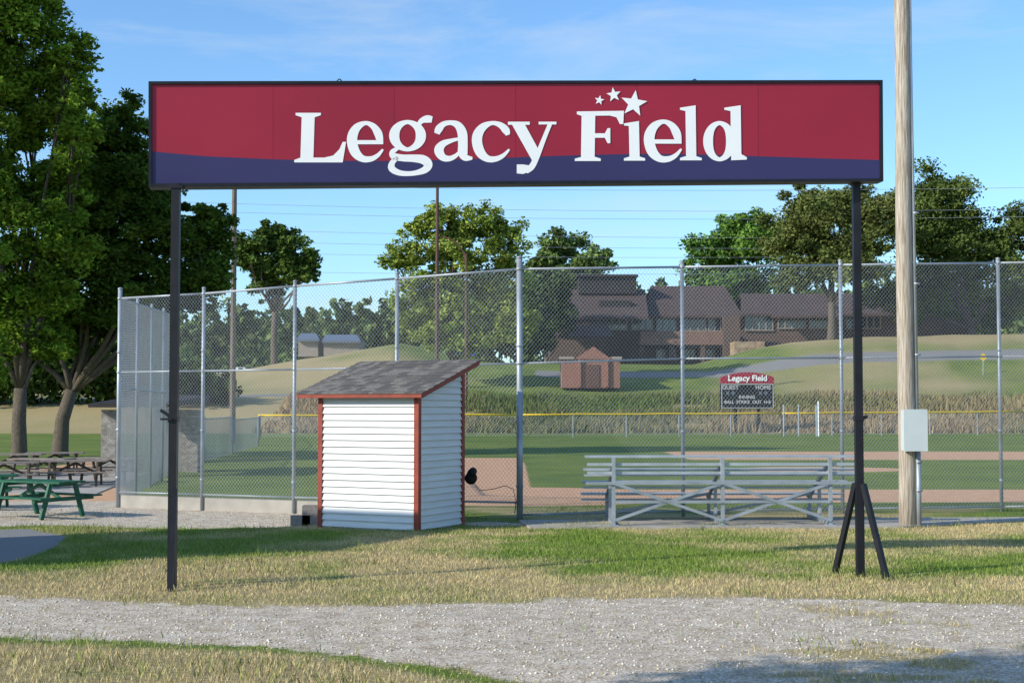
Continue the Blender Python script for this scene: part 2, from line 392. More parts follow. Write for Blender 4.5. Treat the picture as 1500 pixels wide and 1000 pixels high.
# a
stroke([(640,196,8),(643,189,11),(650,182,8),(661,180,7),(671,184,11),(677,195,14),(678,212,14),(678,224,14),(682,231,10),(692,232,4)])
stroke([(675,203,4),(662,206,6),(649,211,10),(643,220,14),(648,230,11),(658,232.5,8),(668,228,6),(675,220,3)])
# c
stroke([(744,198,6),(741,191,11),(733,183.5,8.5),(721,180.5,6),(708,186,11),(700,197,14.5),(699,210,15),(704,224,14),(714,232.5,10),(726,233,8),(737,228,6),(746,219,3)])
# y
poly([(749,181),(768,181),(792,225),(786,238),(781,238)])
poly([(744,178.5),(776,178.5),(776,183),(744,183)])
poly([(789,178.5),(815,178.5),(815,182.5),(789,182.5)])
stroke([(806,181,6),(797,203,6.5),(787,228,8),(779,244,9),(770,250,10)])
poly([(757,241),(766,241),(779,243),(775,252),(766,255),(757,254)])
# F
poly([(852,166),(872,166),(871,233),(851,233)])
poly([(845,163.5),(914,162.5),(913,182),(908,182),(903,172),(893,169.5),(852,170),(845,167.5)])
poly([(871,195.5),(886,195.5),(890,188),(894,188),(894,210),(890,210),(886,202),(871,202)])
poly([(842,236),(842,232.5),(852,230),(872,230),(880,232.5),(880,236)])
# i
poly([(921,181),(936,179),(937,231),(922,231)])
poly([(914,184),(914,181),(936,177.5),(936,183),(922,185)])
poly([(914,235.5),(914,232),(922,229.5),(937,229.5),(945,232),(945,235.5)])
e_(436,-1,1.04)
# l
poly([(1004,158),(1019,156),(1020,231),(1005,231)])
poly([(996,161),(996,158),(1019,154.5),(1019,160),(1004,163)])
poly([(996,235),(996,231.5),(1004,229),(1020,229),(1028,231.5),(1028,235)])
# d
ell(1054,207,24,29.5,14.5,6)
poly([(1070,158),(1085,156),(1086,228),(1071,233)])
poly([(1061,161),(1061,158),(1085,154.5),(1085,160),(1070,163)])
poly([(1071,235),(1071,226),(1086,226),(1094,230.5),(1094,234)])
def star(cx,cy,r,rot=0):
    p=[]
    for k in range(10):
        a=math.radians(-90+36*k)+rot; q=r if k%2==0 else r*.42; p.append((cx+q*math.cos(a),cy+q*math.sin(a)))
    o=off(); vs=[onp(cx,cy,o)]+[onp(x,y,o) for x,y in p]
    LT.add(vs,[(0,1+k,1+(k+1)%10) for k in range(10)],0)
star(928.5,152,20,math.radians(8)); star(899,139,11,math.radians(-8)); star(878,147,7.5,math.radians(10))
LT.build('lettering',['white'],sign)
# posts
mb=MB()
def vpost(pxt,pyt,pxb,pyb,Yd,w):
    t=P(pxt,pyt,Yd); g=P(pxb,pyb,Yd); x=(t[0]+g[0])/2
    return x,Yd,t[2]
xl,yl,ztl=vpost(257,272,253,862,13.40,.08); xr,yr,ztr=vpost(1254,266,1260,838,14.30,.08)
for (x,y,zt) in((xl,yl,ztl),(xr,yr,ztr)):
    mb.box(x-.038,x+.038,y-.038,y+.038,-.1,zt+.02,0)
    mb.box(x-.07,x+.07,y-.05,y+.05,zt-.03,zt+.0,0)
    mb.box(x-.045,x+.045,y-.045,y+.045,1.55,1.60,0)
mb.beam((xl-.03,yl-.02,1.60),(xl-.12,yl-.02,1.66),.02,.03); mb.beam((xl,yl-.06,1.575),(xl-.11,yl-.06,1.575),.02,.02)
mb.beam((xr+.03,yr-.02,1.58),(xr+.085,yr-.02,1.59),.02,.03)
def legs(x,y,dx,dy,h,w=.05):
    for s_ in(1,-1):
        mb.beam((x+.03*s_*np.sign(dx),y+.035*s_*np.sign(dy),h),(x+dx*s_,y+dy*s_,-.02),w,w)
legs(xr,yr,.20,-.26,.92); legs(xl,yl,-.055,.30,.92,.045)
mb.build('posts',['black'],sign)
# ------------------------------------------------------------ SHED
FR=np.array([-1.28,19.35,0]); ua=np.array([-.891,.454,0]); wa=np.array([.454,.891,0]); W_=1.59; D_=1.25
def Ls(a,b_,z): return FR+ua*a+wa*b_+np.array([0,0,z])
shed=empty('storage_shed')
mb=MB()
def rake(b_): return 1.86+.30*b_
q=.012
mb.hexa([Ls(q,q,-.05),Ls(W_-q,q,-.05),Ls(W_-q,D_-q,-.05),Ls(q,D_-q,-.05)],[Ls(q,q,rake(q)-.01),Ls(W_-q,q,rake(q)-.01),Ls(W_-q,D_-q,rake(D_-q)-.01),Ls(q,D_-q,rake(D_-q)-.01)],0)
bh=.0925; z=.02
while z<1.86:
    z1=min(z+bh,1.86)
    for (b0,o1) in((0,-1),(D_,1)):
        a0,a1=.04,W_-.04
        mb.hexa([Ls(a0,b0+o1*.022,z),Ls(a1,b0+o1*.022,z),Ls(a1,b0-o1*.014,z),Ls(a0,b0-o1*.014,z)],[Ls(a0,b0-o1*.004,z1-.004),Ls(a1,b0-o1*.004,z1-.004),Ls(a1,b0-o1*.014,z1-.001),Ls(a0,b0-o1*.014,z1-.001)],0)
    z+=bh
z=.02
while z<rake(D_):
    z1=min(z+bh,rake(D_)-.01)
    bs=.04 if z1<=1.86 else min(max((z1-1.86)/.30,.04),D_-.05)
    for (a0,o1) in((0,-1),(W_,1)):
        mb.hexa([Ls(a0+o1*.022,bs,z),Ls(a0+o1*.022,D_-.04,z),Ls(a0-o1*.014,D_-.04,z),Ls(a0-o1*.014,bs,z)],[Ls(a0-o1*.004,bs,z1-.004),Ls(a0-o1*.004,D_-.04,z1-.004),Ls(a0-o1*.014,D_-.04,z1-.001),Ls(a0-o1*.014,bs,z1-.001)],0)
    z+=bh
mb.build('siding',['siding'],shed)
mb=MB()
for a0,b0 in((0,0),(W_,0),(0,D_),(W_,D_)):
    sa=1 if a0==0 else -1; sb=1 if b0==0 else -1; zt=rake(b0)-.01
    A=[(a0-sa*.026,b0-sb*.026),(a0+sa*.045,b0-sb*.026),(a0+sa*.045,b0+sb*.05),(a0-sa*.026,b0+sb*.05)]
    mb.hexa([Ls(x,y,-.04) for x,y in A],[Ls(x,y,zt) for x,y in A],0)
f0,f1,r0,r1=-.14,D_+.24,-.15,W_+.30
def zr(b_): return 1.90+.30*b_
mb.hexa([Ls(r0,f0-.02,zr(f0)-.05),Ls(r1,f0-.02,zr(f0)-.05),Ls(r1,f0+.01,zr(f0)-.05),Ls(r0,f0+.01,zr(f0)-.05)],[Ls(r0,f0-.02,zr(f0)+.012),Ls(r1,f0-.02,zr(f0)+.012),Ls(r1,f0+.01,zr(f0)+.012),Ls(r0,f0+.01,zr(f0)+.012)],0)
for a0 in(r0,r1-.025):
    mb.hexa([Ls(a0,f0+.012,zr(f0)-.055),Ls(a0+.025,f0+.012,zr(f0)-.055),Ls(a0+.025,f1,zr(f1)-.06),Ls(a0,f1,zr(f1)-.06)],[Ls(a0,f0+.012,zr(f0)+.012),Ls(a0+.025,f0+.012,zr(f0)+.012),Ls(a0+.025,f1,zr(f1)+.012),Ls(a0,f1,zr(f1)+.012)],0)
mb.build('trim',['trim'],shed)
mb=MB()
mb.hexa([Ls(r0+.03,f0+.015,zr(f0)-.03),Ls(r1-.03,f0+.015,zr(f0)-.03),Ls(r1-.03,f1,zr(f1)-.03),Ls(r0+.03,f1,zr(f1)-.03)],[Ls(r0+.03,f0+.015,zr(f0)+.010),Ls(r1-.03,f0+.015,zr(f0)+.010),Ls(r1-.03,f1,zr(f1)+.010),Ls(r0+.03,f1,zr(f1)+.010)],0)
nc=11
for i in range(nc):
    b0=f0-.03+(f1-f0+.05)*i/nc; b1=f0-.03+(f1-f0+.05)*(i+1)/nc+.01
    a=r0-.02
    while a<r1+.01:
        wdt=random.uniform(.07,.17); a2=min(a+wdt,r1+.02); t=random.uniform(.0,.004); mi=random.choice((1,2,3))
        mb.hexa([Ls(a,b0,zr(b0)+.013),Ls(a2-.003,b0,zr(b0)+.013),Ls(a2-.003,b1,zr(b1)+.0125),Ls(a,b1,zr(b1)+.0125)],[Ls(a,b0,zr(b0)+.027+t),Ls(a2-.003,b0,zr(b0)+.027+t),Ls(a2-.003,b1,zr(b1)+.016),Ls(a,b1,zr(b1)+.016)],mi)
        a=a2
for i,c_ in enumerate(((.13,.118,.11),(.18,.165,.15),(.10,.092,.09))): M['sh%d'%i]=mk('shingle_%d'%i,c_,.95,0,.25,40,bump=.4,bscale=120)
mb.build('roof',['droof','sh0','sh1','sh2'],shed)
mb=MB(); c0=P(690,700,20.7)
mb.tube([c0+np.array([0,-.05,0]),c0+np.array([0,.05,0])],[.09,.09],14); mb.tube([c0+np.array([.0,-.06,.07]),c0+np.array([.03,.06,.1])],.06,10)
mb.beam(c0+np.array([-.1,0,.0]),c0+np.array([.0,0,0]),.05,.05)
mb.tube([P(x,y,20.75) for x,y in((692,705),(703,718),(722,716),(740,711),(752,716),(756,735),(754,752))],.006,6)
mb.build('hose_reel',['rubber'],shed,True)
mb=MB()
for px,py,n in((441,772,1),(458,768,2)):
    g=gp(px,20.35)
    for k in range(n):
        x0=g[0];zb=g[2]+k*.145
        mb.box(x0-.14,x0+.14,20.3,20.33,zb,zb+.14);mb.box(x0-.14,x0+.14,20.42,20.45,zb,zb+.14)
        for xx in(-.14,-.015,.11): mb.box(x0+xx,x0+xx+.03,20.331,20.419,zb+.001,zb+.139)
mb.build('cinder_blocks',['block'])
# unseen block added left of view; shadows the grass and the shed foot
C0=np.array([-8.4,15.4,0]); shadow_block=empty('offview_shadow_block'); mb=MB()
def Lb(a,b_,z): return C0+ua*a-wa*b_+np.array([0,0,z])
mb.hexa([Lb(0.1,0.1,-.1),Lb(2.3,.1,-.1),Lb(2.3,3,-.1),Lb(.1,3,-.1)],[Lb(0.1,0.1,4.3),Lb(2.3,.1,4.3),Lb(2.3,3,4.3),Lb(.1,3,4.3)],0)
mb.hexa([Lb(0,0,4.3),Lb(2.4,0,4.3),Lb(2.4,3.1,4.3),Lb(0,3.1,4.3)],[Lb(0,0,4.45),Lb(2.4,0,4.45),Lb(2.4,3.1,4.45),Lb(0,3.1,4.45)],1)
mb.build('shadow_block_body',['siding','droof'],shadow_block)
# ------------------------------------------------------------ CHAIN LINK
def panel(mb,A,B,za0,za1,zb0,zb1,pitch,r,mi=0,slope=1.15,seg=.3):
    A=np.array(A[:2]);B=np.array(B[:2]);Ln=np.linalg.norm(B-A); H=((za1-za0)+(zb1-zb0))/2; e=(B-A)/Ln; nrm=np.array([-e[1],e[0]])
    def pt(s,t):
        k=s/Ln; lo=za0+(zb0-za0)*k; hi=za1+(zb1-za1)*k; p=A+e*s; return np.array([p[0],p[1],lo+(hi-lo)*t/H])
    run=H/slope; s0=-run; n3=np.array([nrm[0],nrm[1],0])
    ang=[(math.cos(math.radians(a)),math.sin(math.radians(a))) for a in(90,210,330)]
    while s0<Ln:
        for sg in(1,-1):
            sa=max(s0,0); sb=min(s0+run,Ln)
            if sb-sa<1e-3: continue
            ta=(sa-s0)*slope; tb=(sb-s0)*slope
            if sg<0: ta,tb=H-ta,H-tb
            p=pt(sa,ta);q_=pt(sb,tb); o=n3*r*sg
            l=np.linalg.norm(q_-p); d=(q_-p)/l; u=np.cross(d,n3); ns=max(1,int(l/seg))
            vs=[]
            for i in range(ns+1):
                base=p+(q_-p)*i/ns+o
                for c_,s_ in ang: vs.append(base+n3*r*c_+u*r*s_)
            fs=[]
            for i in range(ns):
                k=3*i; fs+=[(k,k+1,k+4,k+3),(k+1,k+2,k+5,k+4),(k+2,k,k+3,k+5)]
            mb.add(vs,fs,mi)
        s0+=pitch
fence=empty('chain_link_fence')
FP=[(174,23.9,437,545,421),(297,23.2,430,543,420),(431,22.5,419,541,410),(581,21.9,408,538,398),(761,21.3,394,532,375),(1000,22.0,391,525,382),(1233,22.5,388,524,380),(1465,23.0,385,522,377),(1700,23.5,382,520,375),(1940,24,380,518,372)]
pts=[]
mbp=MB(); mbw=MB()
for i,(px,Yd,yt,ym,yp) in enumerate(FP):
    x=P(px,600,Yd)[0]; zt=P(px,yt,Yd)[2]; zm=P(px,ym,Yd)[2]; zp=P(px,yp,Yd)[2]
    pts.append((x,Yd,zt,zm)); r=.045 if i==4 else (.036 if i in(0,) else .030)
    mbp.tube([(x,Yd,-.1),(x,Yd,zp-.03)],r,10); mbp.tube([(x,Yd,zp-.03),(x,Yd,zp-.012),(x,Yd,zp)],[r*1.2,r*1.1,r*.3],10)
    for zz in (.5,1.3,zm,2.6,zt): mbp.tube([(x,Yd,zz-.02),(x,Yd,zz+.02)],r*1.22,8)
for a,b_ in zip(pts[:-1],pts[1:]):
    for k,rr in((2,.019),(3,.017)): mbp.tube([(a[0],a[1]-.0,a[k]),(b_[0],b_[1],b_[k])],rr,6)
    lo=.08 if a[0]>-.2 else .26
    mbp.tube([(a[0],a[1],lo),(b_[0],b_[1],lo)],.016,6)
    if a[0]<10: panel(mbw,(a[0],a[1]-.04),(b_[0],b_[1]-.04),lo-.03,a[2],lo-.03,b_[2],.060,.0020)
a=pts[4]; mbp.box(a[0]-.03,a[0]+.05,a[1]-.12,a[1]-.06,0,1.95)
w0=pts[0]; w1=P(252,692,35)
zt1=P(252,462,35)[2]
k_=4
for i in range(1,k_+1):
    t=i/k_; x=w0[0]+(w1[0]-w0[0])*t; y=w0[1]+(w1[1]-w0[1])*t; z=w0[2]+(zt1-w0[2])*t
    mbp.tube([(x,y,0),(x,y,z+.1)],.03,8)
mbp.tube([(w0[0],w0[1],w0[2]),(w1[0],w1[1],zt1)],.019,6); mbp.tube([(w0[0],w0[1],2.0),(w1[0],w1[1],2.0)],.017,6)
panel(mbw,w0,w1,.05,w0[2],.05,zt1,.08,.0024)
prev=w1
for px,Yd,ht in((300,43,1.35),(340,50,1.3),(378,59,1.2),(381,75,1.2)):
    x=P(px,650,Yd)[0]; mbp.tube([(x,Yd,0),(x,Yd,ht)],.03,8)
    mbp.tube([(prev[0],prev[1],ht),(x,Yd,ht)],.02,6)
    panel(mbw,prev,(x,Yd),.03,ht,.03,ht,.12,.003); prev=(x,Yd)
mbp.build('posts_and_rails',['galv'],fence,True); mbw.build('mesh_wire',['wire'],fence)
mb=MB()
for i in range(3):
    a,b_=pts[i],pts[i+1]
    aa=np.array([a[0],a[1],0]);bb=np.array([b_[0],b_[1],0]); mb.beam(aa+np.array([0,.09,.08]),bb+np.array([0,.09,.08]),.14,.26)
mb.build('concrete_curb',['conc'])
mb=MB()
mb.hexa([(.25,19.75,-.05),(5.45,19.85,-.05),(8.6,21.6,-.05),(.1,20.95,-.05)],[(.25,19.75,.03),(5.45,19.85,.03),(8.6,21.6,.03),(.1,20.95,.03)],0)
mb.build('concrete_pad',['conc'])
# ------------------------------------------------------------ BLEACHERS
bl=empty('aluminum_bleachers'); mb=MB(); mt=MB()
bx0,bx1=1.03,4.93; y0=20.0
def yb(x): return y0+.03*(x-bx0)
rows=[(0,1.0),( .42,.80),(.84,.60),(1.26,.40)]
for dy,zz in rows:
    for o in(0,.125):
        mb.hexa([(bx0,y0+dy+o,zz-.03),(bx1,y0+dy+o+.1,zz-.03),(bx1,y0+dy+o+.21,zz-.03),(bx0,y0+dy+o+.11,zz-.03)],[(bx0,y0+dy+o,zz),(bx1,y0+dy+o+.1,zz),(bx1,y0+dy+o+.21,zz),(bx0,y0+dy+o+.11,zz)])
    if zz>.45:
        mb.hexa([(bx0,y0+dy+.27,zz-.30),(bx1,y0+dy+.37,zz-.30),(bx1,y0+dy+.55,zz-.30),(bx0,y0+dy+.45,zz-.30)],[(bx0,y0+dy+.27,zz-.28),(bx1,y0+dy+.37,zz-.28),(bx1,y0+dy+.55,zz-.28),(bx0,y0+dy+.45,zz-.28)])
for zz in(.90,.78): mb.hexa([(bx0+.02,y0-.035,zz-.04),(bx1-.02,y0+.065,zz-.04),(bx1-.02,y0+.085,zz-.04),(bx0+.02,y0-.015,zz-.04)],[(bx0+.02,y0-.035,zz),(bx1-.02,y0+.065,zz),(bx1-.02,y0+.085,zz),(bx0+.02,y0-.015,zz)])
fx=[1.42,2.95,4.47]
for x in fx:
    y=yb(x); b0=y-.06
    mt.beam((x,b0,.02),(x,b0,.97),.05,.05,up=(0,1,0))
    mt.beam((x,b0,.05),(x,b0+1.5,.05),.05,.05); mt.beam((x+.002,b0+.02,.93),(x+.002,b0+1.45,.33),.04,.05)
    mt.beam((x,b0+1.42,.05),(x,b0+1.42,.36),.045,.045,up=(0,1,0)); mt.beam((x,b0+.72,.05),(x,b0+.72,.62),.045,.045,up=(0,1,0))
    for dy,zz in rows[1:]: mt.beam((x,b0+dy+.04,zz-.055),(x,b0+dy+.32,zz-.055),.04,.045)
    mt.box(x-.07,x+.07,b0-.05,b0+.06,.0,.04)
for a_,b_ in zip(fx[:-1],fx[1:]):
    ya,yb_=yb(a_)-.095,yb(b_)-.095
    mt.beam((a_,ya,.10),(b_,yb_,.62),.018,.04); mt.beam((a_,ya-.02,.62),(b_,yb_-.02,.10),.018,.04)
    mt.beam((a_,ya+1.3,.10),(b_,yb_+1.3,.40),.018,.04)
mt.beam((bx0,yb(bx0)-.1,.62),(bx1,yb(bx1)-.1,.62),.02,.04); mt.beam((fx[0],yb(fx[0])-.1,.36),(fx[2],yb(fx[2])-.1,.36),.02,.035)
mb.build('planks',['alu'],bl); mt.build('frame',['galv'],bl)
# ------------------------------------------------------------ UTILITY POLE
up=empty('utility_pole'); mb=MB(); xb=P(1330,770,20.1)[0]
n=14; mb.tube([(xb+.006*math.sin(i*.9),20.1,-.2+i*11.2/n) for i in range(n+1)],[.128-.0022*i for i in range(n+1)],16,0)
mb.build('pole',['wood'],up,True)
mb=MB()
bx=P(1339,630,19.85)[0]
mb.box(bx-.155,bx+.155,19.78,19.95,1.08,1.64); mb.box(bx-.165,bx+.165,19.765,19.779,1.07,1.65)
ob=mb.build('electrical_box',['box'],up)
mb=MB(); mb.tube([(xb+.13,20.0,-.1),(xb+.13,20.0,1.08)],.035,10); mb.tube([(xb+.13,20.02,1.64),(xb+.11,20.05,6),(xb+.10,20.06,10)],.022,8)
for zz in(.5,.9,2.4,3.4,4.4): mb.box(xb+.09,xb+.17,19.955,19.962,zz,zz+.03)
mb.build('conduit',['galv'],up,True)
# ------------------------------------------------------------ POLES + WIRES
def pole(px,Yd,ytop,wpx,pyb=560):
    g=gp(px,Yd,pyb); t=P(px,ytop,Yd); r=wpx*Yd/F/2
    m=MB(); m.tube([(g[0],Yd,g[2]-.5),(g[0],Yd,(g[2]+t[2])/2),(g[0],Yd,t[2])],[r*1.15,r,r*.85],8); return m,g,t,r
m,g,t,r=pole(341,64,200,8)
m.beam((t[0]-1.2,64,t[2]-.3),(t[0]+1.2,64,t[2]-.3),.1,.12)
for k in(-1.1,-.5,.5,1.1): m.box(t[0]+k-.18,t[0]+k+.18,63.75,64.1,t[2]-.2,t[2]+.15)
m.build('light_pole',['pole'])
m,g,t,r=pole(640,104,215,5); m.beam((t[0]-1.5,104,t[2]-.6),(t[0]+1.5,104,t[2]-.6),.12,.14); m.build('light_pole',['rust'])
m,g,t,r=pole(683,106,372,4.)
m.tube([P(x,y,106) for x,y in((683,395),(681,372),(672,358),(660,350),(648,346))],.07,6); m.build('street_lamp',['rust'])
pl_=MB()
for (ya,yb2,Yd) in((262,296,150),(276,306,150),(300,338,160),(318,352,160),(340,362,170),(372,380,170),(232,262,140)):
    a=P(-500,ya,Yd);b_=P(2100,yb2,Yd*.9); ps=[]
    for t in np.linspace(0,1,40):
        p=a+(b_-a)*t; p[2]-=2.0*math.sin(math.pi*t); ps.append(p)
    pl_.tube(ps,.017,4)
pl_.build('power_lines',['galv'])
# ------------------------------------------------------------ TREES
def tree(name,trunk,Yd,lobes,n,leaf,cA,cB,pyb=600,tr=None,dens=1.,clr=.26):
    g=gp(trunk[0],Yd,pyb); LB=[]
    for i,(px,py,rx,ry) in enumerate(lobes):
        k=Yd/F; rr=(rx+ry)/2*k; c=P(px,py,Yd+rng.uniform(-.6,.6)*rr); LB.append((c,np.array([rx*k,rr,ry*k])))
    wts=np.array([ (l[1][0]*l[1][2]) for l in LB]); wts/=wts.sum()
    V=[];Cc=[]
    for (c,r),w in zip(LB,wts):
        nl=int(n*w); K=max(10,int(26*dens)); d=rng.normal(size=(K,3)); d/=np.linalg.norm(d,axis=1)[:,None]
        cc=c+d*r*rng.uniform(.35,1.05,(K,1)); cr_=np.mean(r)*clr*rng.uniform(.45,1.6,K); cb=rng.uniform(.65,1.3,K); ch=rng.random(K)
        j=rng.integers(0,K,nl); d2=rng.normal(size=(nl,3)); d2/=np.linalg.norm(d2,axis=1)[:,None]
        p=cc[j]+d2*(cr_[j]*rng.random(nl)**.6*1.1)[:,None]*np.array([1.15,1.15,.8])
        V.append(p); t=np.clip(ch[j]*.7+rng.random(nl)*.5-.1,0,1)[:,None]
        Cc.append((np.array(cA)*(1-t)+np.array(cB)*t)*cb[j][:,None]*rng.uniform(.7,1.25,(nl,1)))
    p=np.concatenate(V);col=np.concatenate(Cc); m_=len(p)
    a=rng.normal(size=(m_,3)); a[:,2]*=.6; a/=np.linalg.norm(a,axis=1)[:,None]; b2=rng.normal(size=(m_,3)); b2=np.cross(a,b2); b2/=np.linalg.norm(b2,axis=1)[:,None]
    sz=leaf*rng.uniform(.6,1.3,(m_,1))
    Q=np.stack([p-a*sz,p-b2*sz*.5,p+a*sz,p+b2*sz*.5],1).reshape(-1,3)
    m=MB(); R=tr*Yd/F
    top=np.mean([l[0] for l in LB],axis=0)
    j=lambda s_:rng.normal(size=3)*s_
    zmin=min(l[0][2]-l[1][2] for l in LB); hfork=g[2]+max((zmin-g[2])*.75,.8)
    fork=np.array([g[0]+(top[0]-g[0])*.15,Yd,hfork])
    m.tube([g-np.array([0,0,.3]),g+np.array([0,0,.25]),(g+fork)/2+j(R*.3),fork],[R*1.5,R*1.12,R*.95,R*.85],10)
    for c,r in LB:
        e=c+np.array([0,0,r[2]*.2]); mid=(fork+e)/2+j(.06)*np.linalg.norm(e-fork)+np.array([0,0,-.03*np.linalg.norm(e-fork)])
        m.tube([fork-np.array([0,0,R*.3]),fork+(mid-fork)*.5+j(R*.4),mid,e],[R*.5,R*.36,R*.24,R*.08],6)
        for q_ in range(6):
            d=rng.normal(size=3); d/=np.linalg.norm(d); m.tube([mid+(e-mid)*rng.uniform(0,.9),(c+d*r*.4),c+d*r*.9],[R*.16,R*.09,R*.03],4)
    me_o=m.build(name,['bark'],None,True)
    arr('foliage',Q,np.arange(4*m_).reshape(-1,4),['leaf' if Yd<60 else 'leaf_far'],col=col,parent=me_o)
    return me_o
BG=(.095,.185,.020); YG=(.25,.36,.045); DG=(.055,.10,.022); MG=(.12,.18,.04)
tree('shade_tree',(28,0),44,[(20,40,100,80),(-70,140,120,110),(60,140,75,80),(105,85,34,42),(40,260,90,90),(-60,310,110,110),(75,345,60,70),(0,430,95,70),(110,200,35,55),(95,290,40,40),(-50,0,100,60),(60,430,50,40),(120,140,25,30),(20,500,55,34),(75,500,40,30)],130000,.09,BG,YG,660,tr=11,dens=1.8,clr=.24)
tree('shade_tree',(88,0),48,[(180,190,42,50),(215,255,70,60),(165,320,80,70),(255,335,62,60),(300,380,40,48),(225,415,80,42),(130,415,80,60),(150,250,55,70),(110,490,60,38),(310,330,30,34),(190,460,60,28),(60,470,70,40),(280,430,38,30),(30,500,60,40),(320,400,22,26)],120000,.095,(.045,.09,.016),(.14,.22,.035),660,tr=11,dens=1.8,clr=.26)
tree('ash_tree',(-60,0),40,[(-90,380,80,80),(-110,470,70,60),(-5,545,18,26),(-60,520,50,60)],22000,.09,BG,YG,660,tr=10)
tree('oak_tree',(402,0),135,[(385,350,36,24),(432,372,34,26),(392,388,44,22),(440,400,28,18),(365,372,22,26),(415,350,30,20),(400,415,40,18),(452,385,20,16),(352,360,14,16)],24000,.22,DG,MG,540,tr=5,clr=.28)
tree('locust_tree',(668,0),118,[(640,325,46,26),(702,326,48,26),(598,372,40,18),(665,372,60,34),(742,350,36,28),(625,415,48,26),(690,430,66,44),(745,410,40,50),(650,475,50,38),(755,470,38,46),(600,450,42,36),(700,490,50,34),(670,345,40,26),(580,385,28,14),(610,335,30,18)],70000,.16,(.14,.21,.03),(.32,.38,.08),540,tr=4,dens=1.6,clr=.24)
tree('offview_shadow_tree',(822,0),165,[(818,360,40,26),(865,384,34,20),(800,395,40,32),(850,405,44,28),(790,430,44,44),(885,378,16,14)],28000,.26,(.10,.15,.04),(.17,.24,.08),500,tr=4,clr=.30)
tree('cedar_tree',(800,0),142,[(800,430,32,34),(792,470,34,34),(812,450,26,30),(785,500,26,22),(830,470,16,20)],20000,.20,(.04,.065,.025),(.09,.13,.04),525,tr=4,clr=.34)
tree('offview_shadow_tree',(1085,0),175,[(1078,342,42,36),(1042,378,36,38),(1110,368,54,44),(1060,410,54,32),(1110,335,30,24)],32000,.27,(.08,.16,.03),(.16,.27,.05),480,tr=4,dens=1.3,clr=.30)
tree('oak_tree',(1218,0),138,[(1190,305,56,38),(1160,345,46,44),(1232,335,60,46),(1290,318,46,44),(1180,398,52,28),(1262,388,54,34),(1245,290,34,26),(1210,370,50,34)],62000,.19,(.07,.10,.028),(.19,.21,.065),485,tr=6,dens=1.6,clr=.28)
tree('oak_tree',(1425,0),146,[(1365,278,56,34),(1332,325,52,50),(1405,315,50,48),(1435,370,44,50),(1355,385,64,44),(1478,350,40,50),(1492,425,44,46),(1530,330,40,60),(1400,430,54,34),(1300,430,36,26),(1350,450,50,22),(1455,455,40,26),(1390,350,50,50)],78000,.20,(.06,.095,.025),(.15,.195,.05),480,tr=6,dens=1.6,clr=.28)
def woods(name,Y0,Y1,step,crest,n,leaf,cA,cB,xr=(-500,2000)):
    V=[];C=[]; xs=np.arange(xr[0],xr[1],step)
    per=n//len(xs)
    for x in xs:
        Yd=rng.uniform(Y0,Y1); top=np.interp(x,crest[0],crest[1])+rng.uniform(-8,14); k=Yd/F
        g=P(x,500,Yd); gzv=float(hgt(g[0],Yd)); zt=P(x,top,Yd)[2]; H=max(zt-gzv,2.5)
        r=np.array([step*1.5*k*rng.uniform(.8,1.3),2.5,H*.5]); c=np.array([g[0],Yd,gzv+H*.46])
        K=40; d=rng.normal(size=(K,3)); d/=np.linalg.norm(d,axis=1)[:,None]; cc=c+d*r*rng.uniform(.2,1,(K,1)); cb=rng.uniform(.6,1.3,K)*rng.uniform(.75,1.25)
        j=rng.integers(0,K,per); d2=rng.normal(size=(per,3)); d2/=np.linalg.norm(d2,axis=1)[:,None]
        p=cc[j]+d2*(min(r[0],r[2])*.45*rng.random(per)**.5)[:,None]; t=rng.random((per,1))*.6+rng.random()*.4
        V.append(p); C.append((np.array(cA)*(1-t)+np.array(cB)*t)*cb[j][:,None])
    p=np.concatenate(V);col=np.concatenate(C);m_=len(p)
    a=rng.normal(size=(m_,3)); a/=np.linalg.norm(a,axis=1)[:,None]; b2=np.cross(a,rng.normal(size=(m_,3))); b2/=np.linalg.norm(b2,axis=1)[:,None]
    sz=leaf*rng.uniform(.6,1.3,(m_,1)); Q=np.stack([p-a*sz,p-b2*sz*.6,p+a*sz,p+b2*sz*.6],1).reshape(-1,3)
    arr(name,Q,np.arange(4*m_).reshape(-1,4),['leaf_far'],col=col)
cr1=([-500,0,170,330,470,520,600,760,900,950,1010,1500,2000],[430,450,440,436,430,434,428,425,408,410,405,400,395])
woods('distant_trees',200,280,12,cr1,130000,.62,(.06,.10,.035),(.15,.20,.065))
cr2=([-500,0,160,300,400,520],[470,480,490,506,500,505])
woods('hedgerow_trees',165,180,14,cr2,26000,.40,(.05,.09,.025),(.12,.17,.05),(-400,430))
cr3=([-500,100,250,330],[440,470,520,560])
woods('thicket',100,104,20,cr3,30000,.27,(.03,.055,.015),(.08,.12,.025),(-400,330))
# ------------------------------------------------------------ HILL BUILDING
bd=empty('brown_brick_building'); 
def slab(m,px0,px1,py0,py1,Yd,dep,mi=0):
    a=P(px0,py1,Yd);b_=P(px1,py0,Yd); m.box(a[0],b_[0],Yd,Yd+dep,a[2],b_[2],mi)
def roof(m,px0,px1,pxr0,pxr1,pye,pyr,Yd,run,mi=0,th=.25):
    e0=P(px0,pye,Yd-.6);e1=P(px1,pye,Yd-.6);r1=P(pxr1,pyr,Yd+run);r0_=P(pxr0,pyr,Yd+run)
    t=np.array([0,0,th]); m.hexa([e0-t,e1-t,r1-t,r0_-t],[e0,e1,r1,r0_],mi)
    k0=e0+np.array([0,2*run+1.2,0]);k1=e1+np.array([0,2*run+1.2,0]); m.hexa([r0_-t,r1-t,k1-t,k0-t],[r0_-t*.02,r1-t*.02,k1,k0],mi)
w=MB()
slab(w,885,1228,456,535,152,8,0)
slab(w,805,890,458,535,149,10,0)
slab(w,938,1082,485,505,149.2,2.6,4)
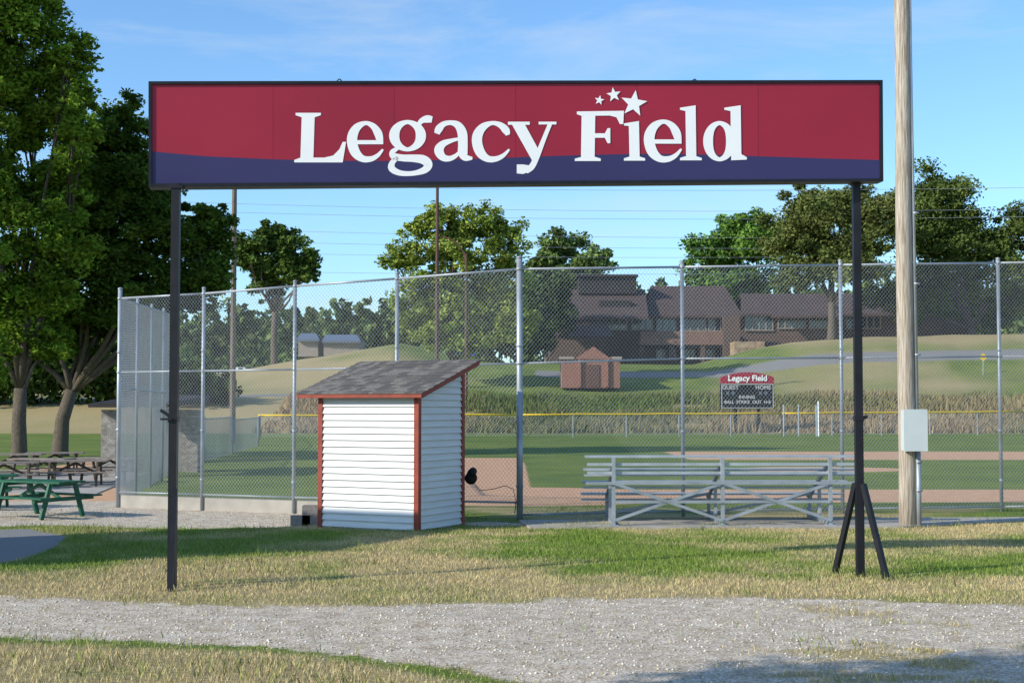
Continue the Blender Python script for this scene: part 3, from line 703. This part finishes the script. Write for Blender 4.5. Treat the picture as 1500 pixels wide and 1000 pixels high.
slab(w,938,1082,505,509,149.4,2.4,3)
slab(w,1228,1425,455,505,154,8,0)
slab(w,1060,1084,462,528,148.8,.8,0)
for x in(940,985,1030,1076): slab(w,x-3,x+3,507,530,149.3,.5,0)
w.build('walls',['brick2','glass','tan','droof','brick3'],bd)
g_=MB()
for x0,x1,y0_,y1_ in((886,918,466,482),(926,956,466,482),(962,990,464,484),(1000,1034,464,484),(1038,1056,466,484),(1092,1132,463,483),(1140,1180,463,480),(1186,1216,463,480),(962,990,507,526),(1000,1024,508,526),(1034,1056,508,526),(822,850,474,492),(1240,1290,464,480)):
    Yd=151.9 if x0>=886 and x0<1228 else (148.9 if x0<886 else 153.9)
    slab(g_,x0,x1,y0_,y1_,Yd,.06,0)
    nm=max(2,int((x1-x0)/9))
    for k in range(nm+1):
        xx=x0+(x1-x0)*k/nm; slab(g_,xx-.7,xx+.7,y0_,y1_,Yd-.09,.08,1)
    slab(g_,x0-1,x1+1,y1_,y1_+1.4,Yd-.14,.13,1); slab(g_,x0-1,x1+1,y0_-1.2,y0_,Yd-.14,.13,1)
g_.build('windows',['glass','tan'],bd)
r_=MB()
roof(r_,945,1088,953,1062,462,419,151.5,6,0)
roof(r_,1085,1320,1085,1320,459,430,151.8,5,0)
roof(r_,815,950,832,945,464,424,148,7,0)
roof(r_,796,900,820,880,492,462,145.5,4,0)
roof(r_,1318,1424,1330,1414,460,420,151,7,0)
roof(r_,1130,1230,1140,1222,462,446,150,3,0)
slab(r_,848,932,404,430,153,5,1); slab(r_,845,935,402,405,152.6,5.8,1); slab(r_,878,925,440,450,150,3,1)
r_.build('roof',['broof','droof'],bd)
w=MB(); slab(w,1076,1120,500,530,144,3,0); slab(w,880,950,538,548,136,.4,0); w.build('retaining_wall',['rubble'])
bb=empty('brick_ticket_booth'); w=MB()
Yd=116
slab(w,823,908,526,568,Yd,4,0)
a=P(842,525.9,Yd-.1);b_=P(896,525.9,Yd-.1);c_=P(869,507,Yd-.1)
w.add([a,b_,c_,a+np.array([0,4,0]),b_+np.array([0,4,0]),c_+np.array([0,4,0])],[(0,1,2),(5,4,3),(0,2,5,3),(2,1,4,5)],0)
slab(w,820,841,522,526,Yd-.2,4.4,1); slab(w,897,911,522,526,Yd-.2,4.4,1)
slab(w,847,851,526,566,Yd-.25,.24,0); slab(w,887,891,526,566,Yd-.25,.24,0)
slab(w,860,878,534,566,Yd-.08,.07,2)
w.build('walls',['brick','tan','rust'],bb)
w=MB(); Yd=162
for x0,x1,y0_,y1_ in((437,466,492,514),(474,526,494,513)):
    slab(w,x0,x1,y0_+5,y1_+8,Yd,6,0); roof(w,x0-2,x1+2,x0+3,x1-3,y0_+5,y0_-4,Yd,3,1)
w.build('farm_shed',['tan','carg'])
def car(name,px,Yd,mat,Lc=3.2,Hc=1.1,pyb=545,truck=False):
    g=gp(px,Yd,pyb); e=empty(name); m=MB(); x=g[0]; z=g[2]; hw=.62
    prof=[(-.5,.28),(-.5,.58),(-.42,.64),(-.22,.68),(-.12,1.0),(.2,1.0),(.34,.66),(.5,.62),(.5,.28)] if not truck else [(-.5,.28),(-.5,.62),(-.3,.66),(-.2,1.0),(.06,1.0),(.1,.64),(.5,.64),(.5,.28)]
    n=len(prof); vs=[(x+p[0]*Lc,Yd-hw,z+p[1]*Hc) for p in prof]+[(x+p[0]*Lc,Yd+hw,z+p[1]*Hc) for p in prof]
    m.add(vs,[tuple(range(n)),tuple(range(2*n-1,n-1,-1))]+[(i,(i+1)%n,(i+1)%n+n,i+n) for i in range(n)],0)
    m.box(x-.12*Lc,x+(.02 if truck else .18)*Lc,Yd-hw-.01,Yd+hw+.01,z+.72*Hc,z+.95*Hc,1)
    m.build('body',[mat,'glass'],e); m=MB()
    for k in(-.31,.31):
        for s_ in(-1,1): m.tube([(x+k*Lc,Yd+s_*(hw-.12),z+.24),(x+k*Lc,Yd+s_*(hw+.02),z+.24)],.25,14)
    m.build('wheels',['rubber'],e,False)
car('parked_truck',357,150,'carw',3.8,1.3,520,True); car('parked_car',322,150,'carw',3.2,1.1,520); car('parked_car',685,140,'carb',3.2,1.0,515)
m=MB(); g=gp(1440,120,540); t=P(1440,523,120); m.tube([g,t],.04,6,0); m.add([t+np.array(o) for o in((0,-.06,.35),(.35,-.06,0),(0,-.06,-.35),(-.35,-.06,0),(0,-.04,.35),(.35,-.04,0),(0,-.04,-.35),(-.35,-.04,0))],[(3,2,1,0),(4,5,6,7),(0,1,5,4),(1,2,6,5),(2,3,7,6),(3,0,4,7)],1); m.build('traffic_sign',['galv','yellow'])
# ------------------------------------------------------------ OUTFIELD FENCE + SCOREBOARD
of=empty('outfield_fence'); mp_=MB(); my=MB(); mw=MB()
Q=[(378,75,1.2),(760,77,1.22),(1145,80,1.28),(1500,84,1.36),(1760,87,1.4)]
for (a,b_) in zip(Q[:-1],Q[1:]):
    A=np.array([P(a[0],620,a[1])[0],a[1],0]);B=np.array([P(b_[0],620,b_[1])[0],b_[1],0])
    n=int(np.linalg.norm(B-A)/2.8)
    for k in range(n+1):
        p=A+(B-A)*k/n; mp_.tube([p,p+np.array([0,0,a[2]+(b_[2]-a[2])*k/n])],.035,6)
    ps=[A+(B-A)*t+np.array([0,0,a[2]+(b_[2]-a[2])*t+.015*math.sin(t*37)]) for t in np.linspace(0,1,2*n)]
    my.tube(ps,.055,6); panel(mw,A,B,.05,a[2],.05,b_[2],.17,.0055)
for px in(1148,1170,1196):
    x=P(px,620,79.5)[0]; mp_.tube([(x,79.5,0),(x,79.5,1.75)],.05,8)
mp_.build('posts',['galv'],of); my.build('yellow_cap',['yellow'],of,True); mw.build('mesh_wire',['wire'],of)
m=MB(); x=P(1199,620,79)[0]; m.tube([(x,79,0),(x,79,1.95)],.04,8,0); m.build('foul_pole',['white'])
sb=empty('scoreboard'); m=MB(); Yd=88
slab(m,1056,1134,562,598,Yd,.4,0); 
a=P(1056,562,Yd); b_=P(1134,562,Yd); 
n=16; vs=[];wd=b_[0]-a[0]
for k in range(n+1):
    t=k/n; zz=.40+.32*max(math.sin(math.pi*t),0)**.8; vs+=[(a[0]+wd*t,Yd,a[2]+.02),(a[0]+wd*t,Yd,a[2]+zz),(a[0]+wd*t,Yd+.3,a[2]+.02),(a[0]+wd*t,Yd+.3,a[2]+zz)]
m.add(vs,[(4*k,4*k+4,4*k+5,4*k+1) for k in range(n)]+[(4*k+1,4*k+5,4*k+7,4*k+3) for k in range(n)]+[(4*k+2,4*k+3,4*k+7,4*k+6) for k in range(n)]+[(0,1,3,2),(4*n,4*n+2,4*n+3,4*n+1)],1)
m.build('board',['sb','red'],sb)
m=MB()
for px in(1078,1112):
    x=P(px,600,Yd)[0]; m.box(x-.1,x+.1,Yd+.1,Yd+.3,-.1,P(px,598,Yd)[2]-.003)
m.build('posts',['black'],sb)
m=MB()
def wr(x0,x1,y0_,y1_,mi=0): slab(m,x0,x1,y0_,y1_,Yd-.03,.028,mi)
wr(1057,1133,562.3,563.2);wr(1057,1133,596.6,597.4);wr(1057,1057.7,563.3,596.5);wr(1132.3,1133,563.3,596.5)
m.build('border',['sbt'],sb)
def txt(s,px,py,size,Yd,mat,parent,bold=.0):
    cu=bpy.data.curves.new('label','FONT'); cu.body=s; cu.size=size; cu.align_x='CENTER'; cu.align_y='CENTER'; cu.extrude=.01; cu.offset=bold
    o=bpy.data.objects.new('label',cu); sc.collection.objects.link(o); o.data.materials.append(M[mat]); o.location=P(px,py,Yd); o.rotation_euler=(math.pi/2,0,0); o.parent=parent
for s_,px,py,sz in(('GUEST',1070,567.5,.34),('HOME',1118,567.5,.34),('INNING',1094,581.5,.28),('BALL  STRIKE  OUT  H-E',1095,588.8,.27)): txt(s_,px,py,sz,Yd-.04,'sbt',sb,.006)
txt('Legacy Field',1095,554,.5,Yd-.03,'white',sb,.012)
m=MB()
for px in(1066,1074,1114,1122): slab(m,px-2,px+2,573,578,Yd-.03,.028)
m.build('digits',['carg'],sb)
# ------------------------------------------------------------ PICNIC TABLES
def ptable(px,Yd,rot,mat,fmat,py=720):
    g=gp(px,Yd,py); e=MB(); R_=Matrix.Rotation(rot,3,'Z')
    def T(x,y,z): v=R_@Vector((x,y,z)); return np.array([g[0]+v.x,g[1]+v.y,g[2]+v.z])
    def pk(x0,x1,y0_,y1_,z0,z1,mi): e.hexa([T(x0,y0_,z0),T(x1,y0_,z0),T(x1,y1_,z0),T(x0,y1_,z0)],[T(x0,y0_,z1),T(x1,y0_,z1),T(x1,y1_,z1),T(x0,y1_,z1)],mi)
    for k in range(5): pk(-.68,.68,-.27+k*.11,-.27+k*.11+.098,.53,.56,0)
    for s_ in(-1,1):
        for k in range(2): c=s_*(.47+k*.11); pk(-.68,.68,c-.047,c+.047,.31,.335,0)
        x=s_*.48
        e.beam(T(x,-.25,.52),T(x,-.42,0),.04,.07,1) ; e.beam(T(x,.25,.52),T(x,.42,0),.04,.07,1)
        e.beam(T(x+.03,-.6,.29),T(x+.03,.6,.29),.035,.06,1); e.beam(T(x+.03,-.26,.505),T(x+.03,.26,.505),.035,.045,1)
        e.beam(T(x*.9,0,.29),T(0,0,.50),.03,.05,1)
    e.build('picnic_table',[mat,fmat])
ptable(58,21.9,math.radians(-28),'tgreen','tgreen'); ptable(-40,23.6,math.radians(10),'tgreen','tgreen')
for px,Yd,ro in((5,29,.3),(60,31,-.2),(110,30,.15),(20,34,.1),(160,31.5,-.1),(80,35,.2)): ptable(px,Yd,ro,'wgrey','bark')
m=MB(); m.hexa([(-16,27.5,-.05),(-8.0,27.5,-.05),(-9.2,36,-.05),(-18,36,-.05)],[(-16,27.5,.02),(-8.0,27.5,.02),(-9.2,36,.02),(-18,36,.02)]); m.build('patio_slab',['conc'])
dg=empty('dugout'); m=MB(); Yd=33.5
slab(m,147,170,600,708,Yd,.45,0); slab(m,272,290,600,700,Yd+3,.4,0)
a=P(172,600,Yd); m.box(a[0],P(288,600,Yd+3)[0],Yd+3.4,Yd+3.7,0,1.6,0)
m.build('stone_walls',['stone'],dg)
m=MB(); a=P(131,597,Yd-.3); b_=P(292,597,Yd+3)
m.hexa([(a[0],Yd-.4,1.66),(b_[0],Yd-.4,1.66),(b_[0],Yd+4.2,1.8),(a[0],Yd+4.2,1.8)],[(a[0],Yd-.4,1.75),(b_[0],Yd-.4,1.75),(b_[0],Yd+4.2,1.98),(a[0],Yd+4.2,1.98)],0)
m.build('roof',['droof'],dg)
def tree_w(name,base,lobes,n,leaf):
    V=[]
    for c,r in lobes:
        K=26; d=rng.normal(size=(K,3)); d/=np.linalg.norm(d,axis=1)[:,None]; cc=np.array(c)+d*r*rng.uniform(.3,1,(K,1)); j=rng.integers(0,K,n//len(lobes)); d2=rng.normal(size=(len(j),3)); V.append(cc[j]+d2*r*.16)
    p=np.concatenate(V);m_=len(p); a=rng.normal(size=(m_,3)); a/=np.linalg.norm(a,axis=1)[:,None]; b2=np.cross(a,rng.normal(size=(m_,3))); b2/=np.linalg.norm(b2,axis=1)[:,None]
    Q=np.stack([p-a*leaf,p-b2*leaf*.5,p+a*leaf,p+b2*leaf*.5],1).reshape(-1,3)
    m=MB(); b=np.array(base,float); m.tube([b,b+np.array([.05,0,1.5]),np.array(lobes[0][0])],[.25,.2,.08],10)
    for c,r in lobes[1:]: m.tube([b+np.array([.05,0,2.5]),np.array(c)],[.12,.04],6)
    o=m.build(name,['bark'],None,True)
    arr('foliage',Q,np.arange(4*m_).reshape(-1,4),['leaf_far'],col=np.tile(np.array(BG),(4*m_,1)),parent=o)
tree_w('offview_shadow_tree',(-7.6,3.0,0),[((-7.6,3.25,5.2),1.15),((-6.3,2.75,5.3),1.1),((-5.0,2.35,5.1),1.0),((-4.0,2.2,5.0),.8)],30000,.09)  # unseen tree added left of the camera, crown placed to shade the near ground
# ------------------------------------------------------------ LIGHT / WORLD / CAMERA
el=math.radians(27); az=math.radians(62)
sd=Vector((-math.sin(az)*math.cos(el),-math.cos(az)*math.cos(el),math.sin(el)))
sl=bpy.data.lights.new('sun','SUN'); sl.energy=5.0; sl.angle=math.radians(.5); sl.color=(1,.94,.82)
so=bpy.data.objects.new('sun',sl); sc.collection.objects.link(so); so.rotation_euler=sd.to_track_quat('Z','Y').to_euler()
wd=bpy.data.worlds.new('World'); sc.world=wd; wd.use_nodes=True; N=wd.node_tree.nodes; L=wd.node_tree.links
bg=N['Background']; sk=N.new('ShaderNodeTexSky'); sk.sky_type='NISHITA'; sk.sun_disc=False; sk.sun_elevation=el; sk.sun_rotation=math.atan2(sd.x,sd.y)%(2*math.pi)
sk.air_density=1.0; sk.dust_density=.4; sk.ozone_density=1.8
gain=N.new('ShaderNodeMix'); gain.data_type='RGBA'; gain.blend_type='MULTIPLY'; gain.inputs[0].default_value=1; gain.inputs[7].default_value=(.98,1.32,1.62,1)
L.new(sk.outputs[0],gain.inputs[6])
tc=N.new('ShaderNodeTexCoord'); mp=N.new('ShaderNodeMapping'); mp.inputs['Scale'].default_value=(1.5,1.5,7); mp.inputs['Rotation'].default_value=(0,.25,0)
L.new(tc.outputs['Generated'],mp.inputs[0]); nz=N.new('ShaderNodeTexNoise'); nz.inputs['Scale'].default_value=2.6; nz.inputs['Detail'].default_value=7; nz.inputs['Roughness'].default_value=.62; nz.inputs['Distortion'].default_value=.4
L.new(mp.outputs[0],nz.inputs[0]); rp=N.new('ShaderNodeValToRGB'); rp.color_ramp.elements[0].position=.49; rp.color_ramp.elements[0].color=(0,0,0,1); rp.color_ramp.elements[1].position=.9; rp.color_ramp.elements[1].color=(.7,.7,.7,1)
L.new(nz.outputs[0],rp.inputs[0]); mx=N.new('ShaderNodeMix'); mx.data_type='RGBA'; mx.inputs[7].default_value=(5.4,6.0,6.5,1)
L.new(rp.outputs[0],mx.inputs[0]); L.new(gain.outputs[2],mx.inputs[6]); L.new(mx.outputs[2],bg.inputs[0]); bg.inputs[1].default_value=.135
cam=bpy.data.cameras.new('camera'); co=bpy.data.objects.new('camera',cam); sc.collection.objects.link(co)
cam.lens=50; cam.sensor_width=36; cam.clip_end=3000; co.location=(0,0,CH); co.rotation_euler=(math.pi/2+TH,0,0); sc.camera=co
for o in list(sc.objects):
    if o.parent is None and o.type!='LIGHT':
        o.location=o.location*S
        if o.type!='CAMERA': o.scale=(S,S,S)
sc.view_settings.view_transform='Standard'; sc.view_settings.look='None'; sc.view_settings.exposure=0
